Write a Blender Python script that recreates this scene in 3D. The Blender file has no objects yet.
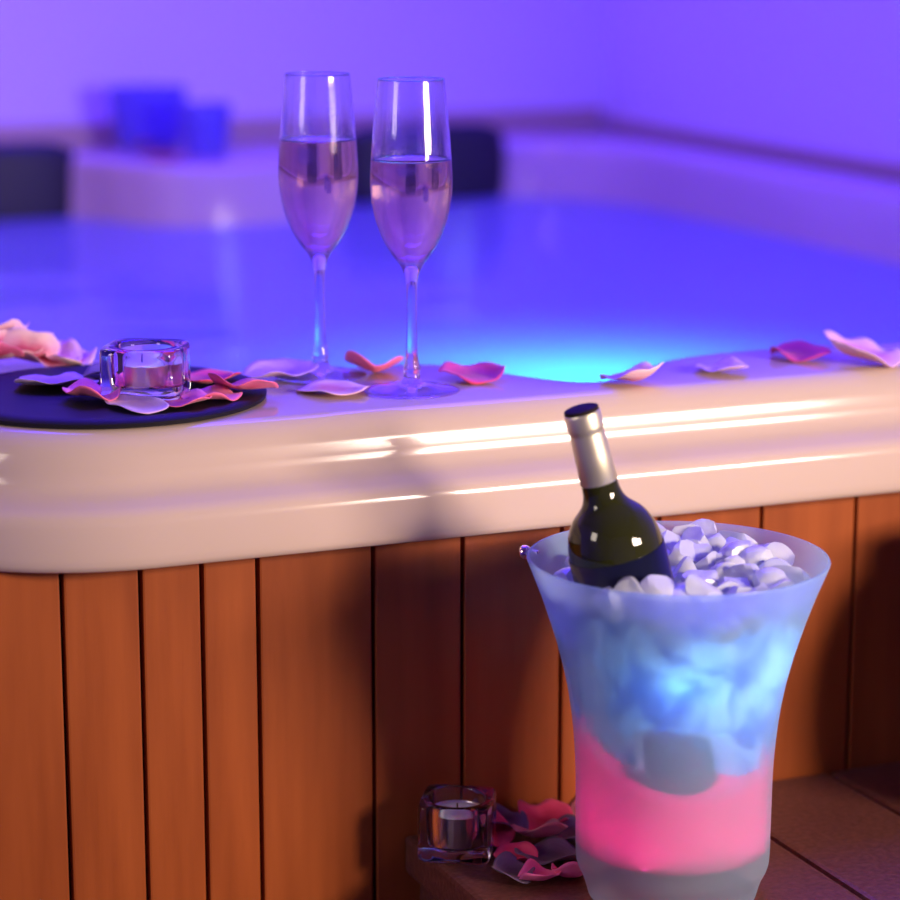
import bpy, bmesh, math, random
from math import sin, cos, pi, radians, atan2, sqrt, hypot
from mathutils import Vector, Matrix, noise

C = bpy.context.scene.collection
scene = bpy.context.scene

# ------------------------------------------------------------------ helpers
def obj(name, bm, mat, parent=None, smooth=True, loc=None, angle=None):
    me = bpy.data.meshes.new(name)
    bmesh.ops.recalc_face_normals(bm, faces=bm.faces)
    for f in bm.faces: f.smooth = smooth
    bm.to_mesh(me); bm.free()
    if smooth and angle is not None:
        me.set_sharp_from_angle(angle=radians(angle))
    me.materials.append(mat)
    o = bpy.data.objects.new(name, me); C.objects.link(o)
    if parent is not None: o.parent = parent
    if loc: o.location = loc
    return o

def tag(o, label, cat, group=None, kind=None):
    o['label'] = label; o['category'] = cat
    if group: o['group'] = group
    if kind: o['kind'] = kind
    return o

def thing(name, label, cat, loc=(0, 0, 0), rotz=0, group=None):
    o = bpy.data.objects.new(name, None); C.objects.link(o)
    o.empty_display_size = .02
    o.location = loc; o.rotation_euler = (0, 0, rotz)
    return tag(o, label, cat, group)

def dup(root, loc, rot, label, group=None):
    r = root.copy(); C.objects.link(r); r.location = loc; r.rotation_euler = rot
    r['label'] = label
    if group: r['group'] = group
    for ch in list(root.children):
        c = ch.copy(); C.objects.link(c); c.parent = r
        for g in ch.children:
            d = g.copy(); C.objects.link(d); d.parent = c
    return r

def add_box(bm, x0, x1, y0, y1, z0, z1, bev=0):
    vs = [bm.verts.new((x, y, z)) for z in (z0, z1) for y in (y0, y1) for x in (x0, x1)]
    fs = [bm.faces.new([vs[i] for i in q]) for q in ((0,2,3,1),(4,5,7,6),(0,1,5,4),(2,6,7,3),(0,4,6,2),(1,3,7,5))]
    if bev:
        es = list({e for f in fs for e in f.edges})
        bmesh.ops.bevel(bm, geom=es, offset=bev, segments=2, affect='EDGES', profile=.6)

def loft(bm, rings, cap0=False, cap1=False, closed=False):
    """rings: lists of 3-tuples with equal length"""
    R = [[bm.verts.new(p) for p in r] for r in rings]
    n = len(R[0]); m = len(R)
    for i in range(m if closed else m - 1):
        a, b = R[i], R[(i+1) % m]
        for j in range(n):
            k = (j+1) % n
            bm.faces.new((a[j], a[k], b[k], b[j]))
    if cap0: bm.faces.new(list(reversed(R[0])))
    if cap1: bm.faces.new(R[-1])
    return R

def lathe(bm, prof, n=48, closed=False, cap0=False, cap1=False):
    return loft(bm, [[(r*cos(2*pi*j/n), r*sin(2*pi*j/n), z) for j in range(n)] for r, z in prof], cap0, cap1, closed)

def smooth_prof(pts, k=6):
    """Catmull-Rom through the (r, z) points"""
    out = []
    P = [pts[0]] + list(pts) + [pts[-1]]
    for i in range(1, len(P)-2):
        p0, p1, p2, p3 = P[i-1:i+3]
        for s in range(k):
            t = s/k
            out.append(tuple(.5*((2*p1[a]) + (-p0[a]+p2[a])*t + (2*p0[a]-5*p1[a]+4*p2[a]-p3[a])*t*t + (-p0[a]+3*p1[a]-3*p2[a]+p3[a])*t**3) for a in range(2)))
    out.append(tuple(pts[-1]))
    return out

# ------------------------------------------------------------------ materials
def mat(name, base=(.8,.8,.8), rough=.5, **kw):
    m = bpy.data.materials.new(name); m.use_nodes = True
    b = m.node_tree.nodes['Principled BSDF']
    b.inputs['Base Color'].default_value = (*base, 1)
    b.inputs['Roughness'].default_value = rough
    for k, v in kw.items():
        n = k.replace('_', ' ')
        if n in b.inputs: b.inputs[n].default_value = v
    return m

def nodes(m):
    nt = m.node_tree
    return nt, nt.nodes, nt.links, nt.nodes['Principled BSDF']

def add_noise_bump(m, scale=40, strength=.1, dist=.002, detail=4, stretch=(1,1,1)):
    nt, N, L, b = nodes(m)
    tc = N.new('ShaderNodeTexCoord'); mp = N.new('ShaderNodeMapping'); mp.inputs['Scale'].default_value = stretch
    no = N.new('ShaderNodeTexNoise'); no.inputs['Scale'].default_value = scale; no.inputs['Detail'].default_value = detail
    bu = N.new('ShaderNodeBump'); bu.inputs['Strength'].default_value = strength; bu.inputs['Distance'].default_value = dist
    L.new(tc.outputs['Object'], mp.inputs['Vector']); L.new(mp.outputs[0], no.inputs['Vector'])
    L.new(no.outputs[0], bu.inputs['Height']); L.new(bu.outputs[0], b.inputs['Normal'])
    return no, mp

def color_noise(m, c0, c1, scale=5, stretch=(1,1,1), detail=5, lo=.35, hi=.65, bump=0, bdist=.001):
    nt, N, L, b = nodes(m)
    tc = N.new('ShaderNodeTexCoord'); mp = N.new('ShaderNodeMapping'); mp.inputs['Scale'].default_value = stretch
    no = N.new('ShaderNodeTexNoise'); no.inputs['Scale'].default_value = scale; no.inputs['Detail'].default_value = detail
    cr = N.new('ShaderNodeValToRGB')
    cr.color_ramp.elements[0].position = lo; cr.color_ramp.elements[0].color = (*c0, 1)
    cr.color_ramp.elements[1].position = hi; cr.color_ramp.elements[1].color = (*c1, 1)
    L.new(tc.outputs['Object'], mp.inputs['Vector']); L.new(mp.outputs[0], no.inputs['Vector'])
    L.new(no.outputs[0], cr.inputs[0]); L.new(cr.outputs[0], b.inputs['Base Color'])
    if bump:
        bu = N.new('ShaderNodeBump'); bu.inputs['Strength'].default_value = bump; bu.inputs['Distance'].default_value = bdist
        L.new(no.outputs[0], bu.inputs['Height']); L.new(bu.outputs[0], b.inputs['Normal'])
    return m

M = {}
M['acrylic'] = mat('cream_acrylic', (.58,.445,.375), .13, Specular_IOR_Level=.42)
M['wood'] = color_noise(mat('brown_cladding', rough=.45, Specular_IOR_Level=.25), (.24,.050,.009), (.35,.082,.016), 48, (1,1,.09), 7, .3, .7, .6, .0009)
M['deck'] = color_noise(mat('brown_step_boards', rough=.45), (.085,.026,.018), (.15,.05,.035), 230, (1,1,1), 3, .35, .7, .5, .0012)
M['gap'] = mat('dark_backing', (.02,.008,.005), .8)
M['blackfoam'] = mat('black_headrest_foam', (.012,.010,.02), .55)
M['blacklid'] = mat('black_plastic_lid', (.008,.006,.012), .6, Specular_IOR_Level=.25)
M['wall'] = mat('painted_wall', (.74,.66,.74), .75)
add_noise_bump(M['wall'], 60, .1, .001)
M['ceiling'] = mat('ceiling_paint', (.75,.72,.75), .8)
M['floor'] = color_noise(mat('stone_floor_tiles', rough=.5), (.15,.12,.11), (.22,.18,.16), 4)
M['trimwood'] = mat('tan_wood_trim', (.50,.34,.27), .5)
M['rose_wine'] = mat('sparkling_rose', (1,.68,.48), 0.0, Transmission_Weight=1.0, IOR=1.34)
M['bottle'] = mat('olive_green_glass', (.028,.030,.003), .04, Transmission_Weight=.3, IOR=1.5)
M['capsule'] = mat('silver_capsule', (.74,.69,.50), .42, Metallic=.85)
M['captop'] = mat('dark_cap_top', (.02,.012,.01), .7, Specular_IOR_Level=.1)
M['label'] = mat('navy_label', (.006,.008,.022), .25)
M['steel'] = mat('polished_metal', (.85,.7,.6), .12, Metallic=1.0)
M['alu'] = mat('tealight_aluminium', (.85,.82,.78), .28, Metallic=1.0)
M['wax'] = mat('white_wax', (.88,.82,.76), .5, Subsurface_Weight=.3, Subsurface_Scale=.01)
M['wick'] = mat('wick', (.05,.04,.04), .9)
M['cup'] = mat('cobalt_glass', (.30,.26,.85), .10, Transmission_Weight=.65, IOR=1.45)
M['ice'] = mat('clear_ice', (.93,.97,1), .12, Transmission_Weight=.55, IOR=1.31)
add_noise_bump(M['ice'], 90, .35, .002)

def mix_mat(name, parts):
    """parts: list of (weight, fn(nodes)->shader socket) mixed together"""
    m = bpy.data.materials.new(name); m.use_nodes = True
    N = m.node_tree.nodes; L = m.node_tree.links
    out = N['Material Output']; N.remove(N['Principled BSDF'])
    acc, w = None, 0
    for wt, fn in parts:
        s = fn(N, L)
        if acc is None: acc, w = s, wt
        else:
            mx = N.new('ShaderNodeMixShader'); mx.inputs[0].default_value = wt/(w+wt)
            L.new(acc, mx.inputs[1]); L.new(s, mx.inputs[2]); acc = mx.outputs[0]; w += wt
    L.new(acc, out.inputs['Surface'])
    return m

def sh(kind, color=(1,1,1), rough=None, ior=None, strength=None):
    def f(N, L):
        n = N.new(kind)
        n.inputs[0].default_value = (*color, 1)
        if rough is not None: n.inputs['Roughness'].default_value = rough
        if ior is not None: n.inputs['IOR'].default_value = ior
        if strength is not None: n.inputs['Strength'].default_value = strength
        return n.outputs[0]
    return f

def real_glass(N, L):
    g = N.new('ShaderNodeBsdfGlass'); g.inputs['IOR'].default_value = 1.45; g.inputs['Roughness'].default_value = 0
    return g.outputs[0]
M['glass'] = mix_mat('clear_glass', [(.85, real_glass), (.15, sh('ShaderNodeBsdfTransparent', (1,1,1)))])
M['thick_glass'] = mix_mat('thick_clear_glass', [(1, real_glass)])
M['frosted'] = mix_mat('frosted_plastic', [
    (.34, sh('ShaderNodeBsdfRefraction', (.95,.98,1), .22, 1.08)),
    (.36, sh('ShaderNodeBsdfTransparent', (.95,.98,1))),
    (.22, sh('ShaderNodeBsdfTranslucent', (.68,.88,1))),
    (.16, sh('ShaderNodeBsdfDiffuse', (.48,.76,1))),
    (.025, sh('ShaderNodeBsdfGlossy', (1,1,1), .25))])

# pink drink-coloured meltwater
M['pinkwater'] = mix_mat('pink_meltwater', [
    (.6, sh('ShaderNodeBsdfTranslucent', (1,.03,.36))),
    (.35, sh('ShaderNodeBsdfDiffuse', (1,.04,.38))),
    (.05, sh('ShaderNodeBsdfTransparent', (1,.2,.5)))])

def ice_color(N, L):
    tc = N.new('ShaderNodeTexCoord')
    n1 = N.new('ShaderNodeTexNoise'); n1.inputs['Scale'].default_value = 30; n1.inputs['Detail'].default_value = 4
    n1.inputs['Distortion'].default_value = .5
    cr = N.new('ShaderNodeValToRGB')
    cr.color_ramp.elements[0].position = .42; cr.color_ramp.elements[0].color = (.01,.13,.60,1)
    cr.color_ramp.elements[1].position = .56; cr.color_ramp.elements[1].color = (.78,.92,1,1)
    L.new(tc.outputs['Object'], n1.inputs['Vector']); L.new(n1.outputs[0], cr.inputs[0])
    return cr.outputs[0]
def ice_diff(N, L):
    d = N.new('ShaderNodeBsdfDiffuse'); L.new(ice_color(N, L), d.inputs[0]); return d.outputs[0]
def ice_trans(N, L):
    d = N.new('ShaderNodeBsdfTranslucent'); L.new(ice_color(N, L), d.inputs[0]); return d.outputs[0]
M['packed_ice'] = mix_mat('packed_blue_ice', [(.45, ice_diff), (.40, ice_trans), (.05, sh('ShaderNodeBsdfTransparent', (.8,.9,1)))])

def water_gloss(N, L):
    g = N.new('ShaderNodeBsdfGlossy'); g.inputs['Roughness'].default_value = .08
    tc = N.new('ShaderNodeTexCoord')
    n1 = N.new('ShaderNodeTexNoise'); n1.inputs['Scale'].default_value = 7; n1.inputs['Detail'].default_value = 2
    bu = N.new('ShaderNodeBump'); bu.inputs['Strength'].default_value = .5; bu.inputs['Distance'].default_value = .012
    L.new(tc.outputs['Object'], n1.inputs['Vector']); L.new(n1.outputs[0], bu.inputs['Height']); L.new(bu.outputs[0], g.inputs['Normal'])
    return g.outputs[0]
M['water'] = mix_mat('milky_lit_water', [
    (.20, sh('ShaderNodeBsdfDiffuse', (.60,.72,1))),
    (.24, sh('ShaderNodeBsdfTranslucent', (.62,.8,1))),
    (.32, sh('ShaderNodeBsdfTransparent', (.70,.85,1))),
    (.30, water_gloss)])

def emit(name, color, s):
    return mix_mat(name, [(1, sh('ShaderNodeEmission', color, strength=s))])
M['lamp_cyan'] = emit('underwater_lamp_lens', (.1,.75,1), 12)
M['lamp_violet'] = emit('violet_ceiling_lamp', (.3,.12,1), 6)

def petal_mat(name, c_in, c_out):
    m = mat(name, c_in, .6, Sheen_Weight=.1)
    nt, N, L, b = nodes(m)
    at = N.new('ShaderNodeUVMap')
    sp = N.new('ShaderNodeSeparateXYZ')
    no = N.new('ShaderNodeTexNoise'); no.inputs['Scale'].default_value = 6
    ad = N.new('ShaderNodeMath'); ad.operation = 'MULTIPLY_ADD'; ad.inputs[1].default_value = .5
    cr = N.new('ShaderNodeValToRGB')
    cr.color_ramp.elements[0].position = .45; cr.color_ramp.elements[0].color = (*c_in, 1)
    cr.color_ramp.elements[1].position = 1.15; cr.color_ramp.elements[1].color = (*c_out, 1)
    cr.color_ramp.elements[1].position = 1.0
    L.new(at.outputs[0], sp.inputs[0]); L.new(at.outputs[0], no.inputs['Vector'])
    L.new(no.outputs[0], ad.inputs[0]); L.new(sp.outputs[1], ad.inputs[2])
    sb = N.new('ShaderNodeMath'); sb.operation = 'SUBTRACT'; sb.inputs[1].default_value = .12
    L.new(ad.outputs[0], sb.inputs[0]); L.new(sb.outputs[0], cr.inputs[0]); L.new(cr.outputs[0], b.inputs['Base Color'])
    return m
M['p_hot'] = petal_mat('hot_pink_petal', (.80,.03,.17), (.90,.16,.34))
M['p_pale'] = petal_mat('pale_pink_petal', (.75,.13,.30), (.90,.55,.62))
M['p_violet_lit'] = petal_mat('violet_lit_petal', (.45,.20,.50), (.70,.45,.70))  # pale pink petal with the violet room light painted into its colour
M['p_red'] = petal_mat('red_petal', (.60,.015,.06), (.80,.06,.14))
M['p_plum'] = petal_mat('plum_petal', (.05,.02,.05), (.16,.10,.17))
M['p_rose'] = petal_mat('dusky_rose_petal', (.45,.08,.12), (.62,.22,.25))

# ------------------------------------------------------------------ room
def struct(name, bm, m):
    o = obj(name, bm, m, smooth=False); o['kind'] = 'structure'; return o
RX0, RX1, RY0, RY1, RZ = -1.7, 1.86, -3.2, 2.14, 2.5
bm = bmesh.new(); add_box(bm, RX0, RX1, RY0, RY1, -.1, 0); struct('floor', bm, M['floor'])
bm = bmesh.new(); add_box(bm, RX0, RX1, RY0, RY1, RZ, RZ+.1); struct('ceiling', bm, M['ceiling'])
bm = bmesh.new(); add_box(bm, RX0-.1, RX1+.1, RY1, RY1+.1, -.1, RZ+.1); struct('wall_back', bm, M['wall'])
bm = bmesh.new(); add_box(bm, RX1, RX1+.1, RY0, RY1, -.1, RZ+.1); struct('wall_right', bm, M['wall'])
bm = bmesh.new(); add_box(bm, RX0-.1, RX0, RY0, RY1, -.1, RZ+.1); struct('wall_left', bm, M['wall'])
bm = bmesh.new(); add_box(bm, RX0-.1, RX1+.1, RY0-.1, RY0, -.1, RZ+.1); struct('wall_front', bm, M['wall'])
bm = bmesh.new(); add_box(bm, RX0, RX1-.016, RY1-.018, RY1-.001, .895, .932, .003); struct('trim_1', bm, M['trimwood'])
bm = bmesh.new(); add_box(bm, RX1-.015, RX1-.001, .0, RY1-.02, .895, .915, .003); struct('trim_2', bm, M['trimwood'])

# ------------------------------------------------------------------ hot tub
CX, CY = 1.07, 1.05
OX0, OX1, OY0, OY1, CR = .311, 1.80, -.004, 2.085, .134

def rrect(o):
    """rounded rectangle, expanded by o, counter-clockwise from front-left"""
    r = CR + o; x0, x1, y0, y1 = OX0-o, OX1+o, OY0-o, OY1+o
    pts = []
    def arc(cx, cy, a0):
        for i in range(25):
            a = a0 + pi/2*i/24; pts.append((cx+r*cos(a), cy+r*sin(a)))
    arc(x0+r, y0+r, pi); arc(x1-r, y0+r, -pi/2); arc(x1-r, y1-r, 0); arc(x0+r, y1-r, pi/2)
    return pts

def closed_spline(P, k=12):
    n = len(P); out = []
    for i in range(n):
        p0, p1, p2, p3 = P[i-1], P[i], P[(i+1) % n], P[(i+2) % n]
        for s in range(k):
            t = s/k
            out.append(tuple(.5*((2*p1[a]) + (-p0[a]+p2[a])*t + (2*p0[a]-5*p1[a]+4*p2[a]-p3[a])*t*t + (-p0[a]+3*p1[a]-3*p2[a]+p3[a])*t**3) for a in range(2)))
    return out

INNER = closed_spline([(.415,.46),(.44,.35),(.50,.27),(.545,.20),(.60,.172),(.66,.168),(.712,.164),(.743,.135),(.765,.085),(.793,.046),
    (.828,.050),(.865,.080),(.912,.110),(1.0,.118),(1.15,.10),(1.4,.10),(1.58,.13),(1.68,.24),(1.71,.45),(1.71,1.0),(1.71,1.55),(1.69,1.76),
    (1.60,1.89),(1.45,1.935),(1.33,1.93),(1.26,1.88),(1.215,1.77),(1.15,1.72),(1.02,1.72),(.95,1.77),(.90,1.88),(.83,1.93),(.7,1.935),
    (.56,1.90),(.46,1.80),(.415,1.6),(.405,1.0)])

def rayhit(poly, ang):
    dx, dy = cos(ang), sin(ang); best = None
    n = len(poly)
    for i in range(n):
        ax, ay = poly[i][0]-CX, poly[i][1]-CY
        bx, by = poly[(i+1) % n][0]-CX, poly[(i+1) % n][1]-CY
        ex, ey = bx-ax, by-ay
        den = dx*ey - dy*ex
        if abs(den) < 1e-12: continue
        t = (ax*ey - ay*ex)/den; s = (ax*dy - ay*dx)/den
        if t > 0 and -1e-9 <= s <= 1+1e-9 and (best is None or t > best): best = t
    return best

ANG = []
def seg(p, q, step):
    n = max(1, int(hypot(q[0]-p[0], q[1]-p[1])/step))
    for i in range(n):
        t = i/n; ANG.append(atan2(p[1]+(q[1]-p[1])*t-CY, p[0]+(q[0]-p[0])*t-CX))
base = rrect(0)
for i, p in enumerate(base):
    q = base[(i+1) % len(base)]
    seg(p, q, .006 if p[1] < .3 and p[0] < 1.3 else .03)
ANG.sort()

def outer_ring(o, z):
    P = rrect(o); r = [rayhit(P, a) for a in ANG]
    return [(CX+t*cos(a), CY+t*sin(a), z) for t, a in zip(r, ANG)]
RIN = [rayhit(INNER, a) for a in ANG]
def inner_ring(d, z):
    return [(CX+(t-d)*cos(a), CY+(t-d)*sin(a), z) for t, a in zip(RIN, ANG)]

tub = thing('hot_tub', 'large cream white acrylic hot tub with brown wood side cladding, filled with blue lit water', 'hot tub')
bm = bmesh.new()
rings = [outer_ring(o, z) for o, z in [(.002,.814),(.031,.812),(.034,.8135),(.0355,.817),(.036,.822),(.0357,.842),(.0347,.8475),(.032,.8515),(.028,.8542),(.023,.8570),
    (.018,.8602),(.0145,.8635),(.0122,.868),(.0112,.874),(.0102,.881),(.0078,.8885),(.004,.894),(-.0005,.8977),(-.004,.8993),(-.008,.9)]]
rings += [inner_ring(d, z) for d, z in [(-.012,.9),(-.006,.899),(-.001,.896),(.002,.891),(.004,.884),(.012,.84),(.018,.80),(.04,.66),(.05,.58),(.07,.55),(.10,.54),
    (.34,.53),(.37,.51),(.39,.47),(.42,.28),(.46,.25),(.55,.245)]]
R = loft(bm, rings)
c = bm.verts.new((CX, CY, .24)); last = R[-1]
for j in range(len(last)): bm.faces.new((last[j], last[(j+1) % len(last)], c))
obj('shell', bm, M['acrylic'], tub)

# side cladding: upright boards following a slightly rounded base
bm = bmesh.new()
GX = [.3255,.390,.444,.487,.527,.612,.680,.758,.837,.923,1.005,1.08,1.16,1.24,1.32,1.40,1.48,1.56,1.64,1.72,1.80]
g = .0014
for a, b in zip(GX[:-1], GX[1:]):
    add_box(bm, a+g, b-g, 0, .02, .06, .822, .0015)
# left side boards
ys = [.022+.085*i for i in range(25)]
for a, b in zip(ys[:-1], ys[1:]):
    add_box(bm, .325, .344, a+g, b-g, .06, .822, .0015)
obj('side_cladding', bm, M['wood'], tub, smooth=False)
bm = bmesh.new(); add_box(bm, .336, 1.80, .010, 2.07, .0, .80)
bm.faces.ensure_lookup_table()
bmesh.ops.delete(bm, geom=[f for f in bm.faces if f.calc_center_median().z > .79], context='FACES_ONLY')
obj('base_frame', bm, M['gap'], tub, smooth=False)

# headrests
def headrest(x, y, z, w=.245, h=.10, t=.045):
    bm = bmesh.new(); rings = []
    K = 24
    for k in range(K+1):
        u = -1 + 2*k/K
        f = (1-abs(u)**6)**.5 if abs(u) < 1 else 0
        f = max(f, .02)
        ring = []
        for j in range(24):
            a = 2*pi*j/24; ca, sa = cos(a), sin(a)
            e = .45
            px = math.copysign(abs(ca)**e, ca)*t/2*f
            pz = math.copysign(abs(sa)**e, sa)*h/2*(f**.6)
            ring.append((u*w/2, px - .012*(1-u*u), pz))
        rings.append(ring)
    loft(bm, rings, True, True)
    return obj('headrest', bm, M['blackfoam'], tub, loc=(x, y, z))
headrest(1.437, 1.905, .868, w=.27, h=.128)
headrest(.772, 1.905, .862, w=.27, h=.128)
# underwater lamp on the seat
bm = bmesh.new(); lathe(bm, [(.055,0),(.055,.008),(.048,.014),(.042,.014)], 32, cap0=True)
lamp = obj('underwater_lamp', bm, M['steel'], tub, loc=(1.02,.40,.53))
bm = bmesh.new(); lathe(bm, [(.042,.010),(.041,.014),(.03,.019),(.001,.021)], 32, cap0=True, cap1=True)
obj('lens', bm, M['lamp_cyan'], lamp)

# water
bm = bmesh.new()
WZ = .818
wr = [[(CX+(t-.0155)*s*cos(a), CY+(t-.0155)*s*sin(a), WZ + (0 if s == 1 else .0012*noise.noise(Vector((8*(t*s*cos(a)), 8*t*s*sin(a), 0))))) for t, a in zip(RIN, ANG)] for s in (1,.97,.9,.8,.7,.6,.5,.4,.3,.2,.1)]
R = loft(bm, wr); c = bm.verts.new((CX, CY, WZ)); last = R[-1]
for j in range(len(last)): bm.faces.new((last[j], last[(j+1) % len(last)], c))
w = obj('water', bm, M['water'])
tag(w, 'milky blue lit water filling the hot tub', 'water', kind='stuff')

# black round lid in the corner of the rim
bm = bmesh.new()
lathe(bm, [(.110,0),(.1125,.001),(.113,.0035),(.111,.0055),(.102,.006),(.096,.0052),(.001,.0048)], 96, cap0=True, cap1=True)
o = obj('filter_lid', bm, M['blacklid'], loc=(.4535,.1095,.9001), angle=50)
tag(o, 'round black lid strewn with petals on the left corner of the tub rim', 'lid')

# ------------------------------------------------------------------ wooden step
SZ = .587
step = thing('wooden_step', 'dark red brown wooden step against the tub side under the ice bucket', 'step', (0,0,0))
bx = [.632,.764,.875,.986,1.097,1.208,1.319,1.43]
for a, b in zip(bx[:-1], bx[1:]):
    bm = bmesh.new(); add_box(bm, a+.0014, b-.0014, -.46, -.002, SZ-.028, SZ, .004)
    obj('tread_board', bm, M['deck'], step, smooth=False)
bm = bmesh.new(); add_box(bm, .645, 1.42, -.44, -.004, 0, SZ-.0285)
obj('step_base', bm, M['deck'], step, smooth=False)

# ------------------------------------------------------------------ petals
def petal_bm(L, W, curl, ruffle, seed, fold=0, tip=.0, n=9, m=36):
    """a cupped, ruffled petal on polar rings; lowest point at z = 0"""
    rnd = random.Random(seed); o1 = Vector((rnd.uniform(0,50), rnd.uniform(0,50), 0))
    bm = bmesh.new(); uvl = bm.loops.layers.uv.new('UVMap')
    ph = rnd.uniform(0, 6); rows = []
    lean = rnd.uniform(-.25, .25)
    for k in range(n+1):
        t = k/n; row = []
        for j in range(m):
            a = 2*pi*j/m
            out = 1 + .10*sin(a) - .16*max(0, -sin(a))**3 - .10*max(0, sin(a))**8 + .07*noise.noise(o1+Vector((cos(a)*1.6, sin(a)*1.6, 0)))+ .025*sin(7*a+ph)
            x = t*out*W/2*cos(a); y = t*out*L/2*sin(a)
            z = curl*t*t*(.55+.45*sin(a+ph)) + fold*abs(cos(a))*t
            z += ruffle*t*t*(noise.noise(o1+Vector((x*55, y*55, 0)))*1.5 + .35*sin(3*a+ph)) + lean*ruffle*t*cos(a)
            row.append([x, y, z])
            if k == 0: break
        rows.append(row)
    mz = min(q[2] for row in rows for q in row)
    V = [[bm.verts.new((q[0], q[1], q[2]-mz+.0004)) for q in row] for row in rows]
    def face(vs, uv):
        f = bm.faces.new(vs)
        for l, (a, b) in zip(f.loops, uv): l[uvl].uv = (a, b)
    for j in range(m):
        q = (j+1) % m
        face((V[0][0], V[1][j], V[1][q]), ((j/m, 0), (j/m, 1/n), ((j+1)/m, 1/n)))
        for k in range(1, n):
            face((V[k][j], V[k+1][j], V[k+1][q], V[k][q]), ((j/m, k/n), (j/m, (k+1)/n), ((j+1)/m, (k+1)/n), ((j+1)/m, k/n)))
    return bm

def petal(x, y, z, rotz, L, W, m, label, curl=.006, ruffle=.004, seed=0, fold=0., tilt=(0,0), parent=None, group=None):
    bm = petal_bm(L, W, curl, ruffle, seed, fold)
    o = obj('petal' if parent else 'rose_petal', bm, M[m], parent, loc=(x, y, z))
    o.rotation_euler = (tilt[0], tilt[1], rotz)
    if not parent and z > .8: o.scale = (1.18, 1.18, 1.1)
    md = o.modifiers.new('solid', 'SOLIDIFY'); md.thickness = .0005
    if not parent: tag(o, label, 'petal', group)
    return o

LZ = .9055   # top of the lid
D = pi/180
petal(.430,.140,LZ, 60*D, .055,.052,'p_violet_lit','large violet-lit petal on the left back of the black lid', seed=1, curl=.005)
petal(.440,.080,LZ+.001, 75*D, .040,.046,'p_hot','hot pink ruffled petal at the front left of the black lid', seed=2, curl=.007, ruffle=.006)
petal(.459,.043,LZ, 100*D, .034,.050,'p_violet_lit','thin violet-lit petal lying at the front edge of the black lid', seed=3, curl=.003, ruffle=.002)
petal(.507,.052,LZ, -70*D, .040,.044,'p_hot','hot pink petal just in front of the candle glass on the lid', seed=4, curl=.005, ruffle=.005)
petal(.492,.040,LZ+.0005, 80*D, .036,.044,'p_hot','hot pink petal at the lid front edge, right of the thin violet-lit one', seed=21, curl=.004, ruffle=.004)
petal(.527,.110,LZ, 20*D, .042,.048,'p_red','crimson petal right behind the candle glass on the black lid', seed=5, curl=.006, ruffle=.005)
petal(.538,.060,LZ, -50*D, .036,.042,'p_hot','pink petal at the right tip of the black lid', seed=6, curl=.006, ruffle=.005)
petal(.478,.160,LZ, 140*D, .044,.044,'p_plum','dark plum petal behind the candle glass on the lid', seed=7, curl=.004)
petal(.590,.135,.9003, -30*D, .050,.050,'p_violet_lit','pale violet-lit petal on the rim between black lid and left flute', seed=8, curl=.006, ruffle=.004)
petal(.606,.066,.9003, -65*D, .040,.048,'p_pale','flat pale pink petal on the rim in front of the left flute', seed=9, curl=.002, ruffle=.002)
petal(.664,.128,.9003, -20*D, .046,.038,'p_hot','hot pink curled petal on the rim between the two flutes', seed=10, curl=.010, ruffle=.004, fold=.004)
petal(.718,.078,.9003, -80*D, .042,.046,'p_red','bright red pink petal on the rim right of the right flute', seed=11, curl=.006, ruffle=.005)
petal(.822,.014,.9003, 95*D, .040,.044,'p_pale','pale pink petal with red centre on the narrow part of the rim above the bottle', seed=12, curl=.012, ruffle=.005)
petal(.905,.030,.9003, 80*D, .036,.042,'p_violet_lit','violet-lit petal lying alone on the rim between pale pink petals', seed=13, curl=.004, ruffle=.003)
petal(.992,.062,.9003, 90*D, .040,.048,'p_red','crimson petal on the rim near the right edge of the photo', seed=14, curl=.004, ruffle=.004)
petal(1.018,.022,.9003, -60*D, .052,.052,'p_pale','large pale pink petal with upturned edge at the right of the rim', seed=15, curl=.015, ruffle=.005)
# petals behind, beside the blue glass cups
petal(1.04,2.005,.9003, 20*D, .05,.05,'p_hot','pink petal behind, at the foot of the larger blue glass cup', seed=16, curl=.008)
petal(1.015,1.83,.9003, 80*D, .06,.05,'p_hot','pink petal on the back rim in front of the blue glass cups', seed=17, curl=.008)
# step petals
lower = [
 (.735,.0-.03,'p_red',20,.040,'crimson petal on the step against the cladding behind the pile'),
 (.775,-.022,'p_rose',70,.036,'dusky pink petal on the step right against the bucket and cladding'),
 (.700,-.024,'p_plum',120,.040,'dark plum petal on the step just behind the candle glass'),
 (.716,-.060,'p_rose',100,.038,'broad dusky rose petal in the middle of the step petals'),
 (.742,-.062,'p_plum',30,.044,'dark plum petal between dusky rose petal and the ice bucket'),
 (.707,-.094,'p_plum',-20,.048,'large dark plum petal at the centre front of the step petals'),
 (.683,-.088,'p_red',-10,.030,'bright red curled petal beside the lower candle glass'),
 (.684,-.128,'p_hot',15,.030,'hot pink petal at the very front of the step petals'),
 (.706,-.130,'p_hot',50,.028,'small crumpled pink petal next to the bucket foot'),
 (.690,-.040,'p_red',80,.032,'dark red petal tucked at the right side of the lower candle glass'),
 (.672,-.112,'p_plum',60,.032,'dark petal at the front left near the edge of the step')]
for k, (x, y, m, r, s, lab) in enumerate(lower):
    petal(x, y, SZ+.0003+.0012*(k % 4), r*D, s*1.05, s*1.05, m, lab, seed=30+k, curl=.010 if m != 'p_plum' else .006, ruffle=.006)

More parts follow.
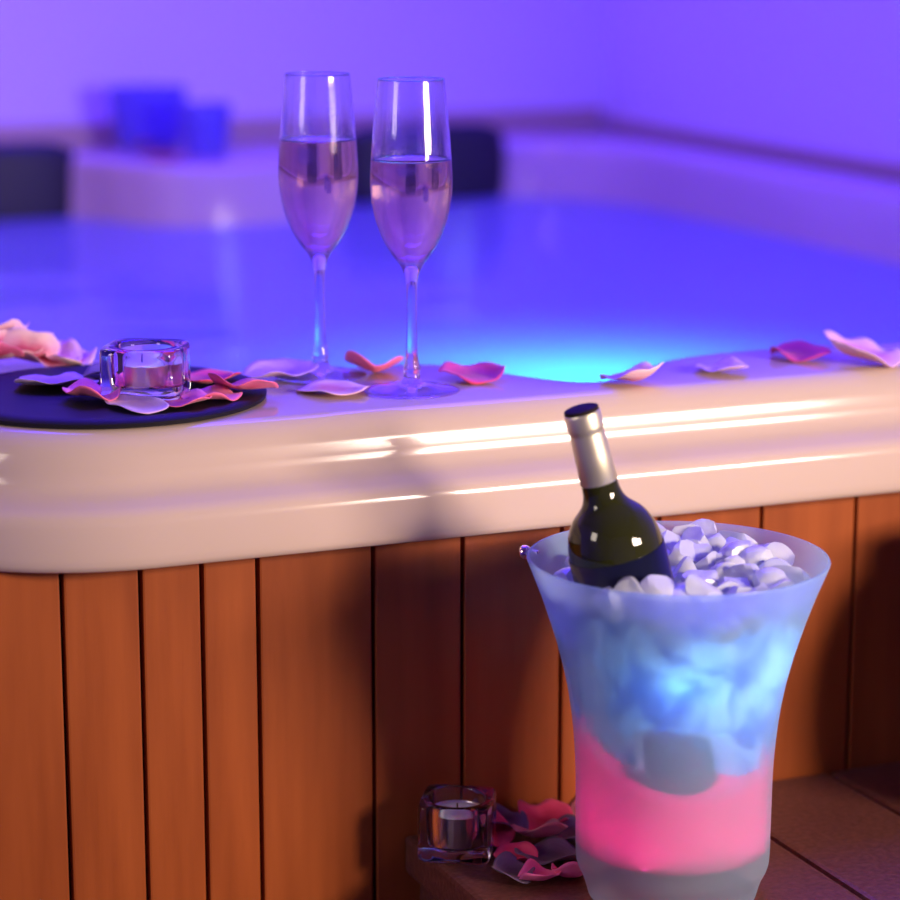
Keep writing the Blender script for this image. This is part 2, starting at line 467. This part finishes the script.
# silk flower behind the lid
fl = thing('silk_flower', 'crumpled pale pink silk flower on the rim at the left edge, behind the black lid', 'flower', (.414,.250,.9035))
for k, (dx, dy, dz, tx, ty, rz, m, s) in enumerate([
    (.005,.005,.000,0,0,0,'p_pale',.060),(-.03,-.008,.0,.1,.1,80,'p_pale',.056),(.030,-.006,.0,0,.1,-60,'p_pale',.050),
    (-.012,-.014,.006,-.5,.0,10,'p_hot',.046),(.014,-.008,.008,-.7,.2,-20,'p_pale',.042),(-.002,.012,.010,.5,.1,170,'p_pale',.046),
    (.0,-.004,.014,-.9,.0,5,'p_pale',.032),(-.04,.004,.008,-.5,.3,40,'p_hot',.04),(.045,-.012,.0,.0,.0,-90,'p_pale',.042)]):
    petal(dx, dy, dz, rz*D, s, s*1.1, m, '', curl=.011, ruffle=.006, seed=60+k, tilt=(tx, ty), parent=fl)

# ------------------------------------------------------------------ champagne flutes
OUT = smooth_prof([(.0300,.0),(.0338,.0008),(.0340,.0016),(.0300,.0026),(.0180,.0042),(.0085,.0072),(.0058,.012),(.0060,.0165),(.0052,.021),(.0042,.030),(.0038,.050),
    (.0038,.070),(.0046,.082),(.0080,.0905),(.0140,.0985),(.0205,.1095),(.0262,.1260),(.0288,.1450),(.0284,.1650),(.0266,.1900),(.0243,.2140),(.0236,.2215)], 5)
INN = smooth_prof([(.0230,.2215),(.0236,.2140),(.0259,.1900),(.0277,.1650),(.0281,.1450),(.0254,.1270),(.0196,.1120),(.0126,.1010),(.0060,.0955),(.0008,.0942)], 5)
def flute(loc, rot, level, label):
    t = thing('champagne_flute', label, 'glass', loc, rot)
    bm = bmesh.new()
    lathe(bm, [(.001,.0006)] + OUT + [(.0233,.2218)] + INN, 72, cap0=True, cap1=True)
    obj('glass', bm, M['glass'], t)
    # wine
    pr = [(.0008, .0943)]
    k = [(r+.00012, z) for r, z in reversed(INN) if z < level]
    rt = k[-1][0]
    pr = k + [(rt, level-.0004), (rt*.985, level-.0012), (rt*.93, level-.0015), (.0005, level-.0015)]
    bm = bmesh.new(); lathe(bm, pr, 72, cap0=True, cap1=True)
    obj('wine', bm, M['rose_wine'], t)
    return t
flute((.622,.131,.9002), 0, .1755, 'left champagne flute of rosé on the tub rim, filled slightly higher')
flute((.6615,.049,.9002), .6, .167, 'right champagne flute of rosé on the tub rim, nearer the camera')

# ------------------------------------------------------------------ candle glasses
def candle_glass(name_label, loc, rotz, s=.050, h=.036, round_=5.0, top=.92):
    t = thing('candle_holder', name_label, 'candle holder', loc, rotz)
    n = 96
    def sq(hw, z, e):
        out = []
        for j in range(n):
            a = 2*pi*j/n; c_, s_ = cos(a), sin(a)
            r = hw/((abs(c_)**e+abs(s_)**e)**(1/e)); out.append((r*c_, r*s_, z))
        return out
    hw = s/2
    rings = [sq(hw*.90,0,round_), sq(hw*.97,.0012,round_), sq(hw,.004,round_), sq(hw,h*.5,round_), sq(hw*1.0,h-.004,round_), sq(hw*.985,h-.0012,round_), sq(hw*.95,h,round_)]
    for r, z in [(.0215,h),(.0207,h-.001),(.0203,h-.004),(.0200,h*.6),(.0198,.011),(.0188,.0092),(.012,.0085),(.0005,.0085)]:
        rings.append([(r*cos(2*pi*j/n), r*sin(2*pi*j/n), z) for j in range(n)])
    bm = bmesh.new(); loft(bm, rings, True, True)
    obj('glass_block', bm, M['thick_glass'], t, angle=60)
    return t
def tealight(loc, label, r=.0175, hc=.016, rotz=0):
    t = thing('tealight', label, 'candle', loc, rotz)
    bm = bmesh.new(); n = 64
    def ring(rr, z): return [(rr*(1+.012*cos(24*2*pi*j/n))*cos(2*pi*j/n), rr*(1+.012*cos(24*2*pi*j/n))*sin(2*pi*j/n), z) for j in range(n)]
    loft(bm, [ring(r*.96,0), ring(r,.001), ring(r,hc-.0006), ring(r*1.02,hc), ring(r*.985,hc-.0004), ring(r*.97,hc-.004)], True, False)
    obj('metal_cup', bm, M['alu'], t)
    bm = bmesh.new(); lathe(bm, [(r*.965,.001),(r*.965,hc-.002),(r*.93,hc-.0005),(r*.6,hc-.0002),(.0015,hc-.0008),(.0005,hc-.0008)], 48, cap0=True, cap1=True)
    obj('wax', bm, M['wax'], t)
    bm = bmesh.new(); lathe(bm, [(.0006,hc-.001),(.0006,hc+.004),(.0004,hc+.0045)], 8, cap0=True, cap1=True)
    obj('wick', bm, M['wick'], t)
    return t
candle_glass('thick clear glass candle holder standing on the black lid among petals', (.473,.076,.9062), -30*D, s=.057, h=.036, round_=4.5)
tealight((.473,.076,.9151), 'white tealight inside the candle holder on the black lid', r=.0185, hc=.015)
candle_glass('square clear glass candle holder on the left end of the wooden step', (.6555,-.048,SZ+.0002), -31*D, s=.051, h=.041, round_=9)
tealight((.6555,-.048,SZ+.0091), 'white tealight inside the candle holder on the wooden step', r=.0188, hc=.023)

# vase shape, unseen, added out of frame to cast a shadow on the cladding
bm = bmesh.new()
lathe(bm, smooth_prof([(.045,0),(.062,.03),(.075,.08),(.074,.13),(.055,.175),(.032,.20),(.034,.215)],6)+[(.030,.215),(.028,.20),(.05,.17),(.068,.12),(.06,.03),(.001,.01)], 64, cap0=True, cap1=True)
o = obj('shadow_caster', bm, mat('brown_glaze', (.10,.04,.02), .3), loc=(1.075,-.125,SZ+.0003), angle=60)
tag(o, 'unseen, added rounded brown glazed vase at the right end of the wooden step', 'shadow_caster')

# ------------------------------------------------------------------ blue glass cups at the back
def cup(loc, r, h, label):
    t = bmesh.new()
    lathe(t, smooth_prof([(r*.70,0),(r*.78,.003),(r*.86,h*.3),(r*.95,h*.7),(r,h)],4) + smooth_prof([(r*.95,h),(r*.90,h*.7),(r*.80,h*.3),(r*.6,.012),(.001,.010)],4), 40, cap0=True, cap1=True)
    o = obj('glass_cup', t, M['cup'], loc=loc); tag(o, label, 'cup'); return o
cup((1.045,2.03,.9003), .060, .088, 'larger cobalt blue glass cup at the back of the tub, left of the pair')
cup((1.075,1.845,.9003), .038, .075, 'smaller blue glass cup at the back of the tub, right of the pair')

# ------------------------------------------------------------------ ice bucket
BX, BY = .761, -.170
BPROF = smooth_prof([(.0565,0),(.0600,.012),(.0640,.021),(.0652,.030),(.0655,.060),(.0662,.095),(.0698,.132),(.0768,.166),(.0880,.202),(.0995,.232)], 5)
def brad(z):
    for (r0, z0), (r1, z1) in zip(BPROF[:-1], BPROF[1:]):
        if z0 <= z <= z1: return r0 + (r1-r0)*(z-z0)/max(1e-9, z1-z0)
    return BPROF[-1][0]
bucket = thing('ice_bucket', 'flared frosted plastic ice bucket glowing blue above and pink below, on the wooden step', 'ice bucket', (BX, BY, SZ+.0003))
bm = bmesh.new()
TH = .0022
inn = [(r-TH, z) for r, z in reversed(BPROF) if z > .037] + [(brad(.036)-TH-.002,.0345),(.050,.034),(.001,.034)]
lathe(bm, [(.001,.004),(.050,.004),(.054,0)] + BPROF + [(BPROF[-1][0]-.0004,.2333),(BPROF[-1][0]-TH+.0003,.2333)] + inn, 128, cap0=True, cap1=True)
obj('body', bm, M['frosted'], bucket, angle=70)
# knob for the handle at the left side of the rim

kd = Vector((-.75, .66, 0)).normalized()
bm = bmesh.new()
lathe(bm, smooth_prof([(.0020,0),(.0020,.005),(.0040,.0065),(.0050,.0095),(.0040,.0125),(.0004,.014)],4), 24, cap0=True, cap1=True)
kn = obj('knob', bm, M['steel'], bucket, loc=tuple(kd*.0955 + Vector((0,0,.2275))))
kn.rotation_euler = kd.to_track_quat('Z','Y').to_euler()
# contents of the bucket
bm = bmesh.new(); n = 72; rings = []
def slope(x, y): return .085 + .0 * x
def content_rad(z): return brad(z) - TH - .0012
zs0 = [.036,.05,.065,.080]
def pinktop(a):
    x, y = cos(a), sin(a)
    l = -.92*x + .39*y; f = -.39*x - .92*y
    return .108 + .009*l - .020*max(0, f)**2
for k in range(7):
    rings.append([(content_rad(.0355+(pinktop(2*pi*j/n)-.0355)*k/6)*cos(2*pi*j/n), content_rad(.0355+(pinktop(2*pi*j/n)-.0355)*k/6)*sin(2*pi*j/n), .0355+(pinktop(2*pi*j/n)-.0355)*k/6) for j in range(n)])
rings.append([(.03*cos(2*pi*j/n), .03*sin(2*pi*j/n), .080) for j in range(n)])
loft(bm, rings, True, True)
o = obj('meltwater', bm, M['pinkwater'], loc=(BX, BY, SZ+.0003))
tag(o, 'pink water in the lower half of the frosted bucket', 'water', kind='stuff')
bm = bmesh.new(); rings = []
for k in range(12):
    ring = []
    for j in range(n):
        a = 2*pi*j/n; zb = pinktop(a)+.001; z = zb + (.203-zb)*k/11
        nn = noise.noise(Vector((cos(a)*3.5, sin(a)*3.5, z*60)))
        f = -.39*cos(a) - .92*sin(a)
        f2 = -.25*cos(a) - .97*sin(a); notch = min(1, max(0, f2-.76)/.08) * max(0, min(1, (.130-z)/.008))
        r = content_rad(z)*(1-.05-.07*nn) - .002 - .027*notch
        ring.append((r*cos(a), r*sin(a), z))
    rings.append(ring)
for s in (.8,.6,.4,.2):
    rings.append([(content_rad(.203)*s*.9*cos(2*pi*j/n), content_rad(.203)*s*.9*sin(2*pi*j/n), .205+.005*noise.noise(Vector((s*9*cos(2*pi*j/n), s*9*sin(2*pi*j/n), 3)))) for j in range(n)])
loft(bm, rings, True, True)
o = obj('crushed_ice', bm, M['packed_ice'], loc=(BX, BY, SZ+.0003))
tag(o, 'mass of packed crushed ice inside the frosted bucket', 'ice', kind='stuff')

# bottle
top = Vector((.6890, -.170, .9245)); botm = Vector((.756, -.181, .6665))
ax = (top-botm).normalized(); BL = (top-botm).length
bt = thing('wine_bottle', 'green glass wine bottle with silver capsule leaning left in the ice bucket', 'bottle', tuple(botm))
bt.rotation_euler = ax.to_track_quat('Z','Y').to_euler()
def T(t): return BL - t*.88
bm = bmesh.new()
lathe(bm, [(.001,.008),(.018,.004),(.027,.0005)] + smooth_prof([(.0290,.0003),(.0312,.004),(.0315,.03),(.0315,.10),(.0315,T(.122)),(.0312,T(.110)),(.0298,T(.0985)),(.0273,T(.090)),(.0230,T(.082)),(.0158,T(.0735)),(.0128,T(.066)),(.0118,T(.055)),(.0112,T(.035)),(.0108,T(.016)),(.0104,T(.002))], 6) + [(.001,T(.002))], 64, cap0=True, cap1=True)
obj('bottle_glass', bm, M['bottle'], bt)
bm = bmesh.new()
lathe(bm, [(.0120,T(.0562)),(.0124,T(.0555)),(.0119,T(.035)),(.0113,T(.0185)),(.0111,T(.0165)),(.0118,T(.0155)),(.0119,T(.0130)),(.0118,T(.004)),(.0113,T(.0015)),(.0100,T(.0006))], 64)
obj('capsule', bm, M['capsule'], bt)
bm = bmesh.new(); lathe(bm, [(.0114,T(.0018)),(.0112,T(-.0004)),(.0100,T(-.0010)),(.001,T(-.0006))], 48, cap0=True, cap1=True)
obj('cap_top', bm, M['captop'], bt)
bm = bmesh.new(); lathe(bm, [(.03155,T(.110)),(.03172,T(.110)),(.03172,.02),(.03155,.02)], 96)
obj('paper_label', bm, M['label'], bt)

# ice chunks
def ice_bm(seed, s):
    rnd = random.Random(seed); bm = bmesh.new(); o = Vector((seed*3.1, 0, 0))
    bmesh.ops.create_icosphere(bm, subdivisions=3, radius=s*.62)
    cuts = [Vector((rnd.gauss(0,1), rnd.gauss(0,1), rnd.gauss(0,1))).normalized() for _ in range(7)]
    for v in bm.verts:
        for c in cuts:
            d = v.co.dot(c) - s*.36
            if d > 0: v.co -= c*d*.97
        v.co *= 1 + .05*noise.noise(v.co*140 + o)
    return bm
protos = []
rnd = random.Random(5)
for k in range(6):
    o = obj('ice_chunk', ice_bm(100+k, .022 + .002*(k % 3)), M['ice'], angle=30)
    tag(o, 'clear irregular ice chunk heaped at the top of the frosted bucket', 'ice', 'ice chunks heaped in the bucket'); protos.append(o)
spots = []
tries = 0
while len(spots) < 90 and tries < 20000:
    tries += 1
    a = rnd.uniform(0, 2*pi); rr = sqrt(rnd.random())*.076
    x, y = rr*cos(a), rr*sin(a)
    back = (x*.39+y*.92)
    z = SZ + .203 + rnd.uniform(-.006,.008) + max(0, back)*.15 + (.006 if x > 0 else 0)
    p = Vector((BX+x, BY+y, z))
    # keep clear of the bottle
    q = p - botm; dd = (q - ax*q.dot(ax)).length
    if dd < .0315+.008: continue
    if any((p-s).length < .0125 for s in spots): continue
    if rr > brad(min(z-SZ-.008, .226))-.0165: continue
    spots.append(p)
for l, z in ((-.012,.219),(.004,.222),(.020,.223),(.034,.221),(.046,.224)):
    q = botm + ax*((SZ+z-botm.z)/ax.z)
    spots.append(q + Vector((-.39*.041+.92*l, -.92*.041-.39*l, 0)))
for k, p in enumerate(spots):
    o = protos[k] if k < 6 else protos[k % 6].copy()
    if k >= 6: C.objects.link(o)
    o.location = p; o.rotation_euler = (rnd.uniform(0,6), rnd.uniform(0,6), rnd.uniform(0,6))

# ------------------------------------------------------------------ lights
def area(name, loc, target, size, energy, color, sizey=None):
    l = bpy.data.lights.new(name, 'AREA'); l.energy = energy; l.color = color; l.size = size
    if sizey: l.shape = 'RECTANGLE'; l.size_y = sizey
    o = bpy.data.objects.new(name, l); C.objects.link(o); o.location = loc
    o.rotation_euler = (Vector(target)-Vector(loc)).to_track_quat('-Z','Y').to_euler()
    return o
k = area('key_softbox', (1.37,-1.55,1.24), (.70,-.05,.78), .32, 4.9, (1,.78,.63)); k.data.spread = radians(75)
k = area('side_window', (1.64,-1.42,1.22), (.80,-.05,.78), .26, 3.2, (1,.78,.63), sizey=.22); k.data.spread = radians(75)
k = area('fill_softbox', (-.95,-.42,1.40), (.72,-.1,.8), .45, 1.3, (1,.84,.72)); k.data.spread = radians(80)
area('violet_ceiling_light', (1.05,1.15,2.42), (1.05,1.1,0), 1.2, 74, (.056,.012,1))
k = area('back_warm_light', (-.6,1.0,2.2), (.2,2.1,1.0), .4, 7, (1,.48,.5))
k = area('underwater_light', (1.0,.42,.57), (1.0,.48,1.0), .09, 3, (.03,.5,1)); k.data.spread = radians(110)
area('bucket_led', (BX,BY,SZ+.0335+.004), (BX,BY,1), .09, .11, (1,.02,.40))
l = bpy.data.lights.new('bucket_blue_fill', 'POINT'); l.energy = .30; l.color = (.12,.50,1); l.shadow_soft_size = .025  # added light that makes the packed ice glow blue, no fitting
o = bpy.data.objects.new('bucket_blue_fill', l); C.objects.link(o); o.location = (BX+.02, BY+.01, SZ+.15)

l = bpy.data.lights.new('bucket_white_fill', 'POINT'); l.energy = .12; l.color = (.45,.75,1); l.shadow_soft_size = .018  # added light to brighten the upper ice, no fitting
o = bpy.data.objects.new('bucket_white_fill', l); C.objects.link(o); o.location = (BX+.036, BY-.03, SZ+.180)

l = bpy.data.lights.new('bucket_front_fill', 'POINT'); l.energy = .06; l.color = (.14,.48,1); l.shadow_soft_size = .01  # added light to lift the dark front left of the ice
o = bpy.data.objects.new('bucket_front_fill', l); C.objects.link(o); o.location = (BX-.022, BY-.050, SZ+.165)

w = bpy.data.worlds.new('World'); scene.world = w; w.use_nodes = True
w.node_tree.nodes['Background'].inputs[0].default_value = (.25,.16,.5,1)
w.node_tree.nodes['Background'].inputs[1].default_value = .05

# ------------------------------------------------------------------ camera
cd = bpy.data.cameras.new('camera'); cam = bpy.data.objects.new('camera', cd); C.objects.link(cam)
cd.sensor_width = 36; cd.lens = 100; cd.clip_start = .01
cam.location = (0, -1.5790, 1.23)
pitch = math.atan(530/2500)
Fv = Vector((sin(23*D)*cos(pitch), cos(23*D)*cos(pitch), -sin(pitch)))
cam.rotation_euler = Fv.to_track_quat('-Z','Y').to_euler()
cd.dof.use_dof = True; cd.dof.focus_distance = 1.70; cd.dof.aperture_fstop = 3.5
scene.camera = cam

scene.view_settings.view_transform = 'Standard'
scene.view_settings.look = 'None'
scene.view_settings.exposure = 0
scene.view_settings.gamma = 1
